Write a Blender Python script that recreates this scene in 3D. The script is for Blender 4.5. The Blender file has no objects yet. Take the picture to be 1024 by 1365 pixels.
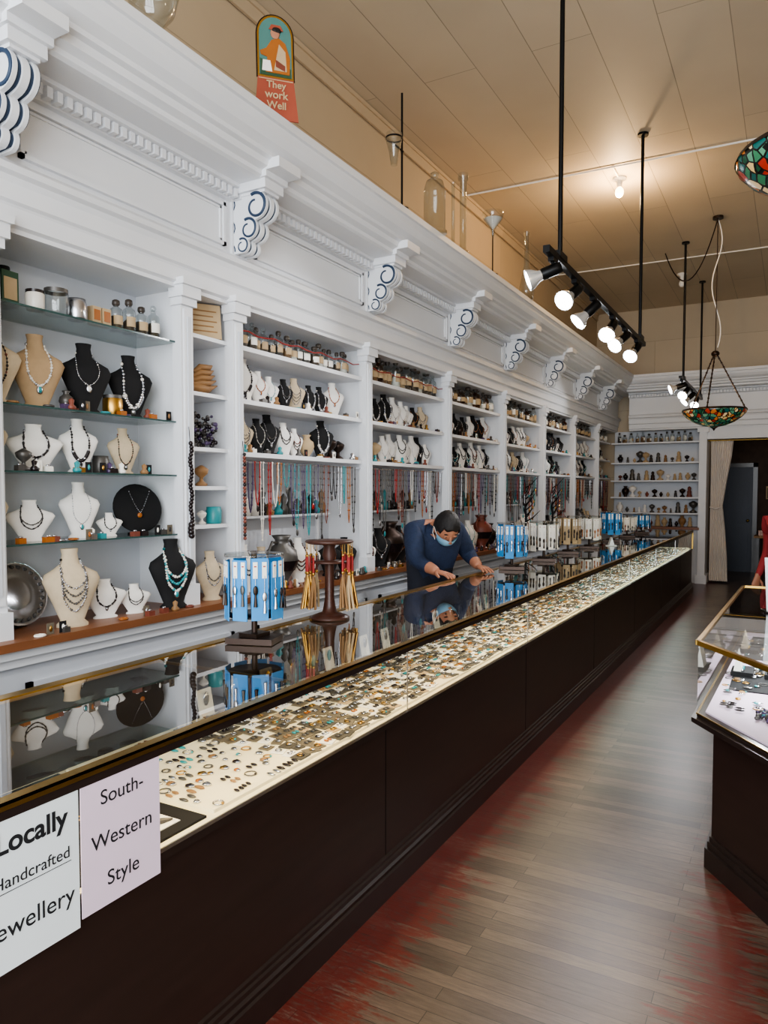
import bpy, math, random
from mathutils import Vector, Matrix
random.seed(7)
R=random.uniform
pi=math.pi
def c(r,g,b):
    f=lambda v:((v/255+0.055)/1.055)**2.4 if v>10 else v/255/12.92
    return (f(r),f(g),f(b),1)
# ---------------------------------------------------------------- materials
def M(name,col,rough=.5,metal=0,var=.12,scale=12,bump=0.0,bscale=60,emit=None,es=0,stretch=None):
    m=bpy.data.materials.new(name); m.use_nodes=True
    nt=m.node_tree; N=nt.nodes; L=nt.links; p=N['Principled BSDF']
    p.inputs['Roughness'].default_value=rough; p.inputs['Metallic'].default_value=metal
    tc=N.new('ShaderNodeTexCoord'); no=N.new('ShaderNodeTexNoise'); no.inputs['Scale'].default_value=scale
    no.inputs['Detail'].default_value=4
    src=tc.outputs['Object']
    if stretch:
        mp=N.new('ShaderNodeMapping'); mp.inputs['Scale'].default_value=stretch; L.new(src,mp.inputs[0]); src=mp.outputs[0]
    L.new(src,no.inputs['Vector'])
    mx=N.new('ShaderNodeMix'); mx.data_type='RGBA'
    mx.inputs[6].default_value=tuple(v*(1-var) for v in col[:3])+(1,)
    mx.inputs[7].default_value=tuple(min(1,v*(1+var)) for v in col[:3])+(1,)
    L.new(no.outputs[0],mx.inputs[0]); L.new(mx.outputs[2],p.inputs['Base Color'])
    if bump:
        n2=N.new('ShaderNodeTexNoise'); n2.inputs['Scale'].default_value=bscale; L.new(src,n2.inputs['Vector'])
        b=N.new('ShaderNodeBump'); b.inputs['Strength'].default_value=bump; b.inputs['Distance'].default_value=.01
        L.new(n2.outputs[0],b.inputs['Height']); L.new(b.outputs[0],p.inputs['Normal'])
    if emit:
        p.inputs['Emission Color'].default_value=emit; p.inputs['Emission Strength'].default_value=es
    return m
def glassmat(name,tint=(1,1,1,1),base=.05,gain=.95,power=4,rough=0.0):
    m=bpy.data.materials.new(name); m.use_nodes=True
    nt=m.node_tree; N=nt.nodes; L=nt.links
    for n in list(N):
        if n.type!='OUTPUT_MATERIAL': N.remove(n)
    out=N['Material Output']
    tr=N.new('ShaderNodeBsdfTransparent'); tr.inputs[0].default_value=tint
    gl=N.new('ShaderNodeBsdfGlossy'); gl.inputs['Roughness'].default_value=rough
    lw=N.new('ShaderNodeLayerWeight'); lw.inputs[0].default_value=.5
    pw=N.new('ShaderNodeMath'); pw.operation='POWER'; pw.inputs[1].default_value=power
    ma=N.new('ShaderNodeMath'); ma.operation='MULTIPLY_ADD'; ma.inputs[1].default_value=gain; ma.inputs[2].default_value=base; ma.use_clamp=True
    L.new(lw.outputs['Facing'],pw.inputs[0]); L.new(pw.outputs[0],ma.inputs[0])
    mx=N.new('ShaderNodeMixShader'); L.new(ma.outputs[0],mx.inputs[0]); L.new(tr.outputs[0],mx.inputs[1]); L.new(gl.outputs[0],mx.inputs[2])
    L.new(mx.outputs[0],out.inputs[0])
    return m
def boardmat(name,col,axes,bw,rh,mortar=.004,dark=.72,rough=.6,var=.04):
    m=bpy.data.materials.new(name); m.use_nodes=True
    nt=m.node_tree; N=nt.nodes; L=nt.links; p=N['Principled BSDF']; p.inputs['Roughness'].default_value=rough
    tc=N.new('ShaderNodeTexCoord'); sp=N.new('ShaderNodeSeparateXYZ'); cb=N.new('ShaderNodeCombineXYZ')
    L.new(tc.outputs['Object'],sp.inputs[0]); L.new(sp.outputs[axes[0]],cb.inputs[0]); L.new(sp.outputs[axes[1]],cb.inputs[1])
    br=N.new('ShaderNodeTexBrick'); L.new(cb.outputs[0],br.inputs['Vector'])
    br.inputs['Scale'].default_value=1; br.inputs['Brick Width'].default_value=bw; br.inputs['Row Height'].default_value=rh
    br.inputs['Mortar Size'].default_value=mortar; br.inputs['Mortar Smooth'].default_value=.3
    br.inputs['Color1'].default_value=tuple(v*(1-var) for v in col[:3])+(1,)
    br.inputs['Color2'].default_value=tuple(v*(1+var) for v in col[:3])+(1,)
    br.inputs['Mortar'].default_value=tuple(v*dark for v in col[:3])+(1,)
    no=N.new('ShaderNodeTexNoise'); no.inputs['Scale'].default_value=1.5; no.inputs['Detail'].default_value=5
    L.new(tc.outputs['Object'],no.inputs['Vector'])
    mx=N.new('ShaderNodeMix'); mx.data_type='RGBA'; mx.blend_type='MULTIPLY'; mx.inputs[0].default_value=.18
    L.new(br.outputs[0],mx.inputs[6]); L.new(no.outputs[0],mx.inputs[7]); L.new(mx.outputs[2],p.inputs['Base Color'])
    b=N.new('ShaderNodeBump'); b.inputs['Strength'].default_value=.4; b.inputs['Distance'].default_value=.01; b.invert=True
    L.new(br.outputs['Fac'],b.inputs['Height']); L.new(b.outputs[0],p.inputs['Normal'])
    return m
def floormat():
    m=bpy.data.materials.new('worn_wood_floor'); m.use_nodes=True
    nt=m.node_tree; N=nt.nodes; L=nt.links; p=N['Principled BSDF']
    tc=N.new('ShaderNodeTexCoord'); O=tc.outputs['Object']
    br=N.new('ShaderNodeTexBrick'); L.new(O,br.inputs['Vector']); br.inputs['Scale'].default_value=1
    br.offset=.37; br.inputs['Brick Width'].default_value=.95; br.inputs['Row Height'].default_value=.062
    br.inputs['Mortar Size'].default_value=.0013; br.inputs['Mortar Smooth'].default_value=.2
    br.inputs['Color1'].default_value=c(108,90,78); br.inputs['Color2'].default_value=c(76,62,54); br.inputs['Mortar'].default_value=c(32,24,21)
    def math_(op,a,b=None,cc=None):
        n=N.new('ShaderNodeMath'); n.operation=op
        for i,v in enumerate((a,b,cc)):
            if v is None: continue
            if hasattr(v,'links'): L.new(v,n.inputs[i])
            else: n.inputs[i].default_value=v
        return n.outputs[0]
    def noise(sc,s,det,rough):
        mp=N.new('ShaderNodeMapping'); mp.inputs['Scale'].default_value=sc; L.new(O,mp.inputs[0])
        no=N.new('ShaderNodeTexNoise'); no.inputs['Scale'].default_value=s; no.inputs['Detail'].default_value=det; no.inputs['Roughness'].default_value=rough; L.new(mp.outputs[0],no.inputs['Vector']); return no.outputs[0]
    grain=noise((7,60,1),1.5,8,.7); blotch=noise((1,1.6,1),1.3,5,.6)
    rp=N.new('ShaderNodeValToRGB'); rp.color_ramp.elements[0].position=.3; rp.color_ramp.elements[0].color=(.6,.59,.58,1); rp.color_ramp.elements[1].position=.7; rp.color_ramp.elements[1].color=(1.25,1.25,1.25,1)
    L.new(grain,rp.inputs[0])
    r2=N.new('ShaderNodeValToRGB'); r2.color_ramp.elements[0].position=.35; r2.color_ramp.elements[0].color=(.66,.64,.62,1); r2.color_ramp.elements[1].position=.65; r2.color_ramp.elements[1].color=(1.12,1.12,1.12,1)
    L.new(blotch,r2.inputs[0])
    mx=N.new('ShaderNodeMix'); mx.data_type='RGBA'; mx.blend_type='MULTIPLY'; mx.inputs[0].default_value=1
    L.new(br.outputs[0],mx.inputs[6]); L.new(rp.outputs[0],mx.inputs[7])
    mb=N.new('ShaderNodeMix'); mb.data_type='RGBA'; mb.blend_type='MULTIPLY'; mb.inputs[0].default_value=1
    L.new(mx.outputs[2],mb.inputs[6]); L.new(r2.outputs[0],mb.inputs[7])
    wear=noise((2.6,15,1),1.5,10,.78); fine=noise((14,45,1),1.5,6,.8)
    sp=N.new('ShaderNodeSeparateXYZ'); L.new(O,sp.inputs[0])
    d1=math_('ABSOLUTE',math_('ADD',sp.outputs[0],1.34))
    d2=math_('ADD',math_('ABSOLUTE',math_('ADD',sp.outputs[0],.16)),.10)
    d=math_('MINIMUM',d1,d2)
    v=math_('SUBTRACT',math_('MULTIPLY_ADD',wear,1.15,-.37),d)
    mr=N.new('ShaderNodeMapRange'); mr.inputs['From Min'].default_value=-.02; mr.inputs['From Max'].default_value=.05; L.new(v,mr.inputs[0])
    f2=N.new('ShaderNodeMapRange'); f2.inputs['From Min'].default_value=.34; f2.inputs['From Max'].default_value=.50; L.new(fine,f2.inputs[0])
    k=math_('MULTIPLY',math_('MULTIPLY',mr.outputs[0],f2.outputs[0]),.88)
    m2=N.new('ShaderNodeMix'); m2.data_type='RGBA'; L.new(k,m2.inputs[0]); L.new(mb.outputs[2],m2.inputs[6]); m2.inputs[7].default_value=c(96,34,27)
    L.new(m2.outputs[2],p.inputs['Base Color'])
    p.inputs['Roughness'].default_value=.30
    b=N.new('ShaderNodeBump'); b.inputs['Strength'].default_value=.25; b.inputs['Distance'].default_value=.003
    L.new(grain,b.inputs['Height']); L.new(b.outputs[0],p.inputs['Normal'])
    return m
def stainedmat():
    m=bpy.data.materials.new('stained_glass'); m.use_nodes=True
    nt=m.node_tree; N=nt.nodes; L=nt.links; p=N['Principled BSDF']
    tc=N.new('ShaderNodeTexCoord')
    vo=N.new('ShaderNodeTexVoronoi'); vo.inputs['Scale'].default_value=21; L.new(tc.outputs['Object'],vo.inputs['Vector'])
    ve=N.new('ShaderNodeTexVoronoi'); ve.feature='DISTANCE_TO_EDGE'; ve.inputs['Scale'].default_value=21; L.new(tc.outputs['Object'],ve.inputs['Vector'])
    rp=N.new('ShaderNodeValToRGB'); rp.color_ramp.interpolation='CONSTANT'
    cols=[c(60,120,85),c(25,90,85),c(165,50,35),c(225,190,125),c(90,145,115),c(200,120,60),c(235,205,155),c(30,75,52)]
    e=rp.color_ramp.elements; e[0].color=cols[0]; e[1].position=.25; e[1].color=cols[1]
    for i,q in enumerate(cols[2:]):
        x=e.new(.40+i*.07); x.color=q
    L.new(vo.outputs['Color'],rp.inputs[0])
    mt=N.new('ShaderNodeMath'); mt.operation='GREATER_THAN'; mt.inputs[1].default_value=.08; L.new(ve.outputs['Distance'],mt.inputs[0])
    mx=N.new('ShaderNodeMix'); mx.data_type='RGBA'; mx.inputs[6].default_value=(.01,.01,.008,1); L.new(mt.outputs[0],mx.inputs[0]); L.new(rp.outputs[0],mx.inputs[7])
    L.new(mx.outputs[2],p.inputs['Base Color']); L.new(mx.outputs[2],p.inputs['Emission Color']); p.inputs['Emission Strength'].default_value=.18
    p.inputs['Roughness'].default_value=.2
    return m
WHITE=M('white_paint',c(222,223,226),.45,var=.04,scale=3)
WHITE2=M('shaded_white_panel',c(202,205,211),.5,var=.05,scale=2)  # panel white greyed to paint shelf shadow into the bays; base panels share it
NAVY=M('navy_paint',c(38,56,80),.5)
TAN=boardmat('tan_wall_boards',c(198,178,150),(1,2),4.5,.62)
TANB=boardmat('tan_back_boards',c(196,180,156),(0,2),4.5,.62)
CEIL=boardmat('ceiling_boards',c(206,191,168),(1,0),3.7,.45,mortar=.004,dark=.58)
PALE=M('pale_plaster',c(212,204,192),.8)
FLOOR=floormat()
DARK=M('dark_espresso_wood',c(45,31,27),.36,var=.3,scale=3,stretch=(1,1,8))
DARK2=M('dark_moulding',c(42,32,29),.28,var=.2)
LEDGE=M('ledge_wood',c(130,84,56),.4,var=.2,scale=4,stretch=(8,1,8))
BRASS=M('brass',c(170,138,76),.32,1,var=.15)
BLACKM=M('black_metal',c(22,22,24),.4,.6)
BRONZE=M('dark_bronze',c(56,44,38),.38,.7)
STEEL=M('silver',c(200,200,205),.25,1)
GOLD=M('gold_metal',c(195,152,82),.3,1)
CREAM=M('cream_cloth',c(238,226,192),.9,var=.04)
CARDG=M('taupe_card',c(104,95,80),.8)
CARDG2=M('grey_card',c(74,70,63),.8)
CARDW=M('white_card',c(240,236,226),.8,var=.03)
CARDT=M('tan_card',c(182,158,124),.8)
CARDB=M('blue_card',c(58,136,196),.7,var=.2)
PINK=M('pink_paper',c(226,205,222),.8,var=.03)
PAPER=M('white_paper',c(228,235,238),.8,var=.03)
INK=M('ink',c(26,26,30),.8)
VELB=M('black_velvet',c(15,14,16),.85)
VELW=M('white_leatherette',c(236,232,226),.55,var=.03)
LINEN=M('beige_linen',c(198,180,152),.9,bump=.3,bscale=300)
TANL=M('tan_linen',c(172,144,110),.9,bump=.3,bscale=300)
TURQ=M('turquoise',c(50,140,145),.35)
RED=M('red_coral',c(150,30,28),.35)
AMBER=M('amber_bead',c(160,95,42),.25)
DKBEAD=M('dark_bead',c(34,26,28),.25)
PEARL=M('pearl',c(220,214,204),.3)
PURP=M('purple_bead',c(74,58,92),.3)
GREEN=M('green_bead',c(50,80,60),.3)
WOODC=M('carved_wood',c(142,106,68),.6,var=.3)
TERRA=M('terracotta',c(116,60,46),.5,var=.3)
GREYM=M('pewter',c(92,89,86),.4,.5)
GLASS=glassmat('counter_glass',(.95,.975,.965,1),.10,1.05,2.7)
GLASSF=glassmat('front_glass',(.97,.99,.98,1),.03,.9,5)
GLASSS=glassmat('shelf_glass',(.62,.72,.70,1),.10,.8,3)
GEDGE=M('glass_edge',c(52,78,76),.2)
JARG=glassmat('jar_glass',(.84,.87,.87,1),.10,.8,2.5,.05)
JARA=glassmat('amber_jar_glass',(.45,.2,.06,1),.10,.8,3,.05)
JARD=M('jar_powder',c(92,78,64),.7,var=.5,scale=20)
CORK=M('stopper',c(60,52,46),.4)
STAIN=stainedmat()
BULB=M('lit_bulb',c(255,250,240),.5,emit=(.90,.95,1,1),es=22)
BULBW=M('warm_lit_bulb',c(255,220,150),.5,emit=(1,.72,.35,1),es=12)
REFL=M('lamp_reflector',c(215,215,215),.25,.6)
SKIN=M('skin',c(170,116,90),.55,var=.08)
HAIR=M('black_hair',c(22,18,18),.5,var=.4,scale=60,bump=.5,bscale=200)
DENIM=M('blue_denim_shirt',c(36,48,74),.8,var=.35,scale=25,bump=.4,bscale=90)
TROUS=M('dark_trousers',c(38,40,50),.85)
MASK=M('surgical_mask',c(140,188,216),.8,var=.04)
REDC=M('red_cloth',c(150,48,50),.85)
CURT=M('white_curtain',c(222,212,202),.85,var=.05)
GREYD=M('blue_grey_door',c(56,62,76),.5)
BROWNW=M('brown_patterned_wall',c(58,45,38),.8,var=.6,scale=9)
BRICKR=M('brick_red_print',c(150,72,52),.6)
SKY1=M('print_sky',c(74,118,112),.6); 
# ---------------------------------------------------------------- mesh builder
class MB:
    def __init__(s): s.v=[];s.f=[];s.m=[];s.s=[];s.mats=[]
    def add(s,vs,fs,mat,smooth=False,T=None):
        if mat not in s.mats: s.mats.append(mat)
        k=s.mats.index(mat); o=len(s.v)
        for p in vs:
            p=Vector(p); s.v.append(T@p if T else p)
        for f in fs: s.f.append([i+o for i in f]); s.m.append(k); s.s.append(smooth)
    def bx(s,x0,x1,y0,y1,z0,z1,mat,T=None):
        vs=[(x,y,z) for z in (z0,z1) for y in (y0,y1) for x in (x0,x1)]
        s.add(vs,[(0,2,3,1),(4,5,7,6),(0,1,5,4),(2,6,7,3),(0,4,6,2),(1,3,7,5)],mat,False,T)
    def bc(s,cx,cy,cz,sx,sy,sz,mat,T=None): s.bx(cx-sx/2,cx+sx/2,cy-sy/2,cy+sy/2,cz-sz/2,cz+sz/2,mat,T)
    def rings(s,rs,mat,smooth=True,T=None,cap=True,close=True):
        n=len(rs[0]); vs=[p for r in rs for p in r]; fs=[]
        for i in range(len(rs)-1):
            for j in range(n if close else n-1):
                a=i*n+j; b=i*n+(j+1)%n; fs.append((a,b,b+n,a+n))
        s.add(vs,fs,mat,smooth,T)
        if cap:
            s.add(list(rs[0]),[list(range(n))[::-1]],mat,False,T); s.add(list(rs[-1]),[list(range(n))],mat,False,T)
    def lathe(s,prof,mat,o=(0,0,0),seg=14,T=None,cap=True,smooth=True):
        rs=[[(o[0]+r*math.cos(2*pi*j/seg),o[1]+r*math.sin(2*pi*j/seg),o[2]+z) for j in range(seg)] for r,z in prof]
        s.rings(rs,mat,smooth,T,cap)
    def tube(s,pts,r,mat,seg=6,T=None,flat=1):
        pts=[Vector(p) for p in pts]; n=len(pts); rr=r if isinstance(r,(list,tuple)) else [r]*n
        up=None; rs=[]
        for i,p in enumerate(pts):
            t=(pts[min(i+1,n-1)]-pts[max(i-1,0)]).normalized()
            if up is None:
                up=Vector((0,0,1)) if abs(t.z)<.9 else Vector((1,0,0))
            a=t.cross(up)
            if a.length<1e-4: a=t.cross(Vector((0,1,0)))
            a.normalize(); b=a.cross(t).normalized(); up=b
            rs.append([p+a*rr[i]*math.cos(2*pi*j/seg)+b*rr[i]*flat*math.sin(2*pi*j/seg) for j in range(seg)])
        s.rings(rs,mat,True,T)
    def ell(s,o,r,mat,seg=8,rg=5,T=None):
        if not isinstance(r,(list,tuple)): r=(r,r,r)
        vs=[(o[0],o[1],o[2]-r[2])];fs=[]
        for i in range(1,rg):
            a=pi*i/rg-pi/2
            for j in range(seg):
                b=2*pi*j/seg; vs.append((o[0]+r[0]*math.cos(a)*math.cos(b),o[1]+r[1]*math.cos(a)*math.sin(b),o[2]+r[2]*math.sin(a)))
        vs.append((o[0],o[1],o[2]+r[2])); L=len(vs)-1
        for j in range(seg):
            k=(j+1)%seg; fs.append((0,1+k,1+j)); q=1+(rg-2)*seg; fs.append((L,q+j,q+k))
            for i in range(rg-2):
                a=1+i*seg; fs.append((a+j,a+k,a+seg+k,a+seg+j))
        s.add(vs,fs,mat,True,T)
    def prism(s,poly,a0,a1,mat,ax='y',T=None):
        if ax=='y': f=lambda p,a:(p[0],a,p[1])
        elif ax=='x': f=lambda p,a:(a,p[0],p[1])
        else: f=lambda p,a:(p[0],p[1],a)
        n=len(poly); vs=[f(p,a0) for p in poly]+[f(p,a1) for p in poly]
        fs=[(i,(i+1)%n,(i+1)%n+n,i+n) for i in range(n)]+[list(range(n))[::-1],list(range(n,2*n))]
        s.add(vs,fs,mat,False,T)
    def beam(s,p0,p1,w,h,mat):
        p0=Vector(p0);p1=Vector(p1);d=(p1-p0); l=d.length; a=math.atan2(d.y,d.x)
        T=Matrix.Translation(p0)@Matrix.Rotation(a,4,'Z')
        s.bx(-w/2,l+w/2,-w/2,w/2,-h/2,h/2,mat,T)
    def mesh(s,name):
        me=bpy.data.meshes.new(name); me.from_pydata([tuple(p) for p in s.v],[],s.f)
        for m in s.mats: me.materials.append(m)
        me.polygons.foreach_set('material_index',s.m); me.polygons.foreach_set('use_smooth',s.s)
        me.update(); 
        import bmesh
        bm=bmesh.new(); bm.from_mesh(me); bmesh.ops.recalc_face_normals(bm,faces=bm.faces); bm.to_mesh(me); bm.free()
        return me
    def obj(s,name,parent=None,origin=None):
        if origin:
            o=Vector(origin); s.v=[p-o for p in s.v]
        ob=bpy.data.objects.new(name,s.mesh(name)); bpy.context.scene.collection.objects.link(ob)
        if origin and not parent: ob.location=origin
        if parent: ob.parent=parent
        return ob
def empty(name,loc=(0,0,0)):
    e=bpy.data.objects.new(name,None); e.empty_display_size=.1; bpy.context.scene.collection.objects.link(e); e.location=loc; return e
def RZ(a): return Matrix.Rotation(a,4,'Z')
def TR(x,y,z): return Matrix.Translation((x,y,z))
def place(name,mesh,loc,rz=0,sc=1):
    o=bpy.data.objects.new(name,mesh); bpy.context.scene.collection.objects.link(o); o.location=loc; o.rotation_euler=(0,0,rz)
    o.scale=(sc,sc,sc) if not isinstance(sc,tuple) else sc
    return o
# ---------------------------------------------------------------- room
CZ=4.93
def simple(name,x0,x1,y0,y1,z0,z1,mat):
    b=MB(); b.bx(x0,x1,y0,y1,z0,z1,mat); return b.obj(name)
simple('floor',-3.4,3.3,-2.1,16.5,-.1,0,FLOOR)
simple('ceiling',-3.4,3.3,-2.1,14.4,CZ,CZ+.1,CEIL)
simple('wall_left',-3.4,-3.3,-2.1,14.4,0,CZ,TAN)
simple('wall_right',3.2,3.3,-2.1,14.4,0,CZ,PALE)
b=MB()
b.bx(-3.3,-1.3,14.25,14.4,0,CZ,TANB); b.bx(-1.3,.5,14.25,14.4,2.5,CZ,TANB); b.bx(.5,3.2,14.25,14.4,0,CZ,TANB); b.obj('wall_back')
b=MB()
b.bx(-3.3,3.2,-2.1,-2.0,0,.5,PALE); b.bx(-3.3,3.2,-2.1,-2.0,4.5,CZ,PALE)
b.bx(-3.3,-2.8,-2.1,-2.0,.5,4.5,PALE); b.bx(2.8,3.2,-2.1,-2.0,.5,4.5,PALE); b.obj('wall_front')
b=MB()
for x in (-2.8,-.95,.95,2.74): b.bx(x,x+.06,-2.09,-2.03,.5,4.5,DARK2)
for z in (.5,3.3,4.44): b.bx(-2.8,2.8,-2.09,-2.03,z,z+.06,DARK2)
b.obj('window_1')
b=MB(); b.bx(-3.29,-3.27,-1.2,14.2,4.80,4.92,TAN); b.bx(-3.27,-3.255,-1.2,14.2,4.89,4.925,TAN); b.obj('trim_1')
b=MB(); b.bx(-2.4,1.6,16.3,16.4,0,3,BROWNW); b.bx(-2.5,-2.4,14.4,16.4,0,3,BROWNW); b.bx(1.6,1.7,14.4,16.4,0,3,BROWNW); b.bx(-2.5,1.7,14.4,16.4,3,3.1,BROWNW); b.obj('wall_back_room')
b=MB(); b.bx(-1.5,-.68,16.24,16.295,0,2.08,GREYD)
for (z0,z1) in ((.15,.95),(1.1,1.95)):
    for (x0,x1) in ((-1.42,-1.12),(-1.05,-.76)): b.bx(x0,x1,16.225,16.24,z0,z1,GREYD)
b.ell((-.76,16.2,1.02),.03,BRASS); b.bx(-.68,-.6,16.22,16.295,0,2.16,DARK2); b.bx(-1.5,-.6,16.22,16.295,2.08,2.16,DARK2); b.obj('door_1')
b=MB(); b.bx(-.62,.4,15.5,16.0,.72,.76,WOODC)
for (x,y) in ((-.58,15.54),(.34,15.54),(-.58,15.94),(.34,15.94)): b.bx(x,x+.05,y,y+.05,0,.72,DARK2)
for k in range(7): b.bc(-.5+.13*k,15.7,.76+.05+.02*(k%3),.09,.12,.10+.04*(k%3),random.choice([CARDT,CARDW,AMBER,GREYM,TERRA]))
b.obj('back_room_table')
b=MB()
for k in range(6):
    x=-.45+.17*k; b.bx(x,x+.13,16.27,16.298,1.45+.06*(k%2),1.7+.05*(k%3),random.choice([TERRA,WOODC,CARDT,DARK2])); b.bx(x+.015,x+.115,16.262,16.27,1.47+.06*(k%2),1.67+.05*(k%3),random.choice([GREEN,AMBER,CARDG]))
b.obj('framed_pictures')
# ---------------------------------------------------------------- left cabinetry
Y0,Y1=-1.2,13.8
cab=empty('display_shelving')
prof=[(-3.29,3.62),(-2.45,3.62),(-2.45,3.575),(-2.465,3.57),(-2.475,3.53),(-2.50,3.49),(-2.54,3.46),(-2.545,3.44),(-2.57,3.43),(-2.58,3.40),(-2.62,3.385),(-2.62,3.36),
 (-2.64,3.35),(-2.79,3.35),(-2.79,3.33),(-2.82,3.32),(-2.85,3.27),(-2.875,3.265),(-2.875,2.975),(-2.85,2.965),(-2.83,2.945),(-2.825,2.915),(-2.85,2.905),(-2.86,2.88),(-2.86,2.81),(-2.875,2.80),(-2.88,2.79),(-2.88,2.72),(-2.9,2.71),(-2.9,2.69),(-3.29,2.69)]
b=MB(); b.prism(prof,Y0,14.2,WHITE)
y=Y0
while y<13.3:
    b.bx(-2.84,-2.797,y,y+.028,3.272,3.318,WHITE); y+=.05
b.obj('cornice_left',cab)
bp=[(14.2-0.0 if i in(0,len(prof)-1) else 13.8-(x+2.9),z) for i,(x,z) in enumerate(prof)]
b=MB(); b.prism(bp,-2.6,3.18,WHITE,'x')
x=-2.6
while x<3.1:
    b.bx(x,x+.028,13.697,13.74,3.272,3.318,WHITE); x+=.05
b.bx(-1.3,3.18,13.82,14.24,2.5,2.69,WHITE)
b.obj('cornice_back',cab)
PY=[1.88+1.54*i for i in range(8)]
PY=[-1.2,.34]+PY
LB=[(-2.70,3.225,.078),(-2.755,3.105,.062),(-2.80,3.015,.045)]
def lobes(inset=0):
    pts=[]; n=44; zt=3.30-inset*.6; zb=2.972+inset*.6
    for i in range(n+1):
        z=zb+(zt-zb)*i/n; x=-2.872
        for (cx,cz,r) in LB:
            r2=r-inset
            if r2>0 and abs(z-cz)<r2: x=max(x,cx+math.sqrt(r2*r2-(z-cz)**2))
        pts.append((x,z))
    return [(-2.876,zb)]+pts+[(-2.876,zt)]
cm=MB()
cm.prism(lobes(),-.058,-.038,WHITE); cm.prism(lobes(.010),-.038,-.016,NAVY); cm.prism(lobes(),-.016,.016,WHITE); cm.prism(lobes(.010),.016,.038,NAVY); cm.prism(lobes(),.038,.058,WHITE)
# painted scroll ribbon on each cheek: hugs the lobe contour then curls inward
for s_ in (-1,1):
    for (cx,cz,r) in LB:
        pts=[]
        for q in range(31):
            t=q/30; a=2.0-6.6*t; rr=r*(.86-.50*max(0,t-.45)/.55)
            pts.append((cx+rr*math.cos(a),s_*.0585,cz+rr*math.sin(a)))
        cm.tube(pts,[.0085*(1-.45*q/30)*r/.06 for q in range(31)],NAVY,6)
    pts=[(-2.862+.012*math.sin(q*.9),s_*.0585,3.285-.30*q/16) for q in range(17)]
    cm.tube(pts,.004,NAVY,5)
cm.bx(-2.87,-2.61,-.085,.085,3.30,3.352,WHITE); cm.bx(-2.87,-2.59,-.1,.1,3.352,3.385,WHITE); cm.bx(-2.87,-2.63,-.065,.065,3.285,3.30,WHITE)
cm.bx(-2.876,-2.858,-.075,.075,2.96,3.285,WHITE)
cm.bx(-2.62,-2.50,-.1,.1,3.385,3.44,WHITE)
cmm=cm.mesh('corbel')
for i,yy in enumerate(PY[1:]):
    o=place('corbel_%d'%(i+1),cmm,(0,yy,0)); o.parent=cab
for i,xx in enumerate((.55,2.2)):
    o=place('corbel_back_%d'%(i+1),cmm,(xx,13.8-2.9,0),-pi/2); o.parent=cab
b=MB()
def frame_y(y0,y1,z0,z1,x,t=.018,d=.012,mat=WHITE):
    b.bx(x,x+d,y0,y1,z0,z0+t,mat); b.bx(x,x+d,y0,y1,z1-t,z1,mat); b.bx(x,x+d,y0,y0+t,z0,z1,mat); b.bx(x,x+d,y1-t,y1,z0,z1,mat)
for i in range(len(PY)-1):
    frame_y(PY[i]+.13,PY[i+1]-.13,3.0,3.24,-2.876,.02,.022); frame_y(PY[i]+.155,PY[i+1]-.155,3.025,3.215,-2.876,.012,.010)
b.bx(-3.29,-3.25,Y0,Y1,.0,2.7,WHITE2)
b.bx(-3.25,-2.86,Y0,Y1,0,.90,WHITE2)
for y in PY: frame_y(y+.1,y+1.44,.15,.78,-2.86,.03,.015,WHITE2)
b.bx(-3.25,-2.835,Y0,Y1,.86,.90,WHITE); b.bx(-3.25,-2.815,Y0,Y1,.90,.935,WHITE)
b.bx(-3.25,-2.79,Y0,Y1,.938,.974,LEDGE)
def pillar(y,w=.09):
    b.bx(-3.25,-2.93,y-.018,y+.018,.974,2.69,WHITE)
    b.bx(-2.95,-2.885,y-w/2,y+w/2,.974,2.70,WHITE)
    b.bx(-2.885,-2.873,y-w/2+.014,y+w/2-.014,1.12,2.58,WHITE)
    b.bx(-2.873,-2.866,y-.012,y+.012,1.16,2.54,WHITE2)
    b.bx(-2.95,-2.865,y-w/2-.012,y+w/2+.012,.974,1.09,WHITE)
    b.bx(-2.95,-2.865,y-w/2-.012,y+w/2+.012,2.60,2.64,WHITE)
    b.bx(-2.95,-2.845,y-w/2-.024,y+w/2+.024,2.64,2.70,WHITE)
    b.bx(-2.95,-2.83,y-w/2-.034,y+w/2+.034,2.70,2.735,WHITE)
for y in PY: pillar(y)
pillar(3.0)
for (i,y) in enumerate(PY[3:]):
    yn=PY[3:][i+1] if i+1<len(PY[3:]) else 13.8
    for z in (2.48,2.16,1.84): b.bx(-3.25,-2.92,y+.018,yn-.018,z-.028,z,WHITE)
    b.bx(-2.945,-2.935,y+.045,yn-.045,1.775,1.785,STEEL)
for z in (2.48,2.16,1.85,1.63,1.41): b.bx(-3.25,-2.93,3.018,3.402,z-.022,z,WHITE)
b.bx(-2.92,-1.38,14.15,14.24,0,2.7,WHITE2); b.bx(-2.86,-1.40,13.82,14.15,0,.93,WHITE2); b.bx(-2.86,-1.40,13.75,14.15,.93,.974,LEDGE)
b.bx(-1.42,-1.3,13.76,14.24,0,2.70,WHITE); b.bx(-1.45,-1.27,13.74,14.24,2.62,2.70,WHITE); b.bx(-1.45,-1.27,13.74,14.24,0,.15,WHITE)
for z in (2.48,2.12,1.8,1.5,1.22): b.bx(-2.92,-1.42,13.84,14.15,z-.025,z,WHITE)
b.obj('carcass',cab)
g=MB()
for z in (2.41,1.98,1.69,1.37):
    g.bx(-3.25,-2.93,.37,2.97,z-.008,z,GLASSS)
    g.bx(-2.932,-2.928,.37,2.97,z-.008,z,GEDGE)
g.obj('glass_shelves',cab)
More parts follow.
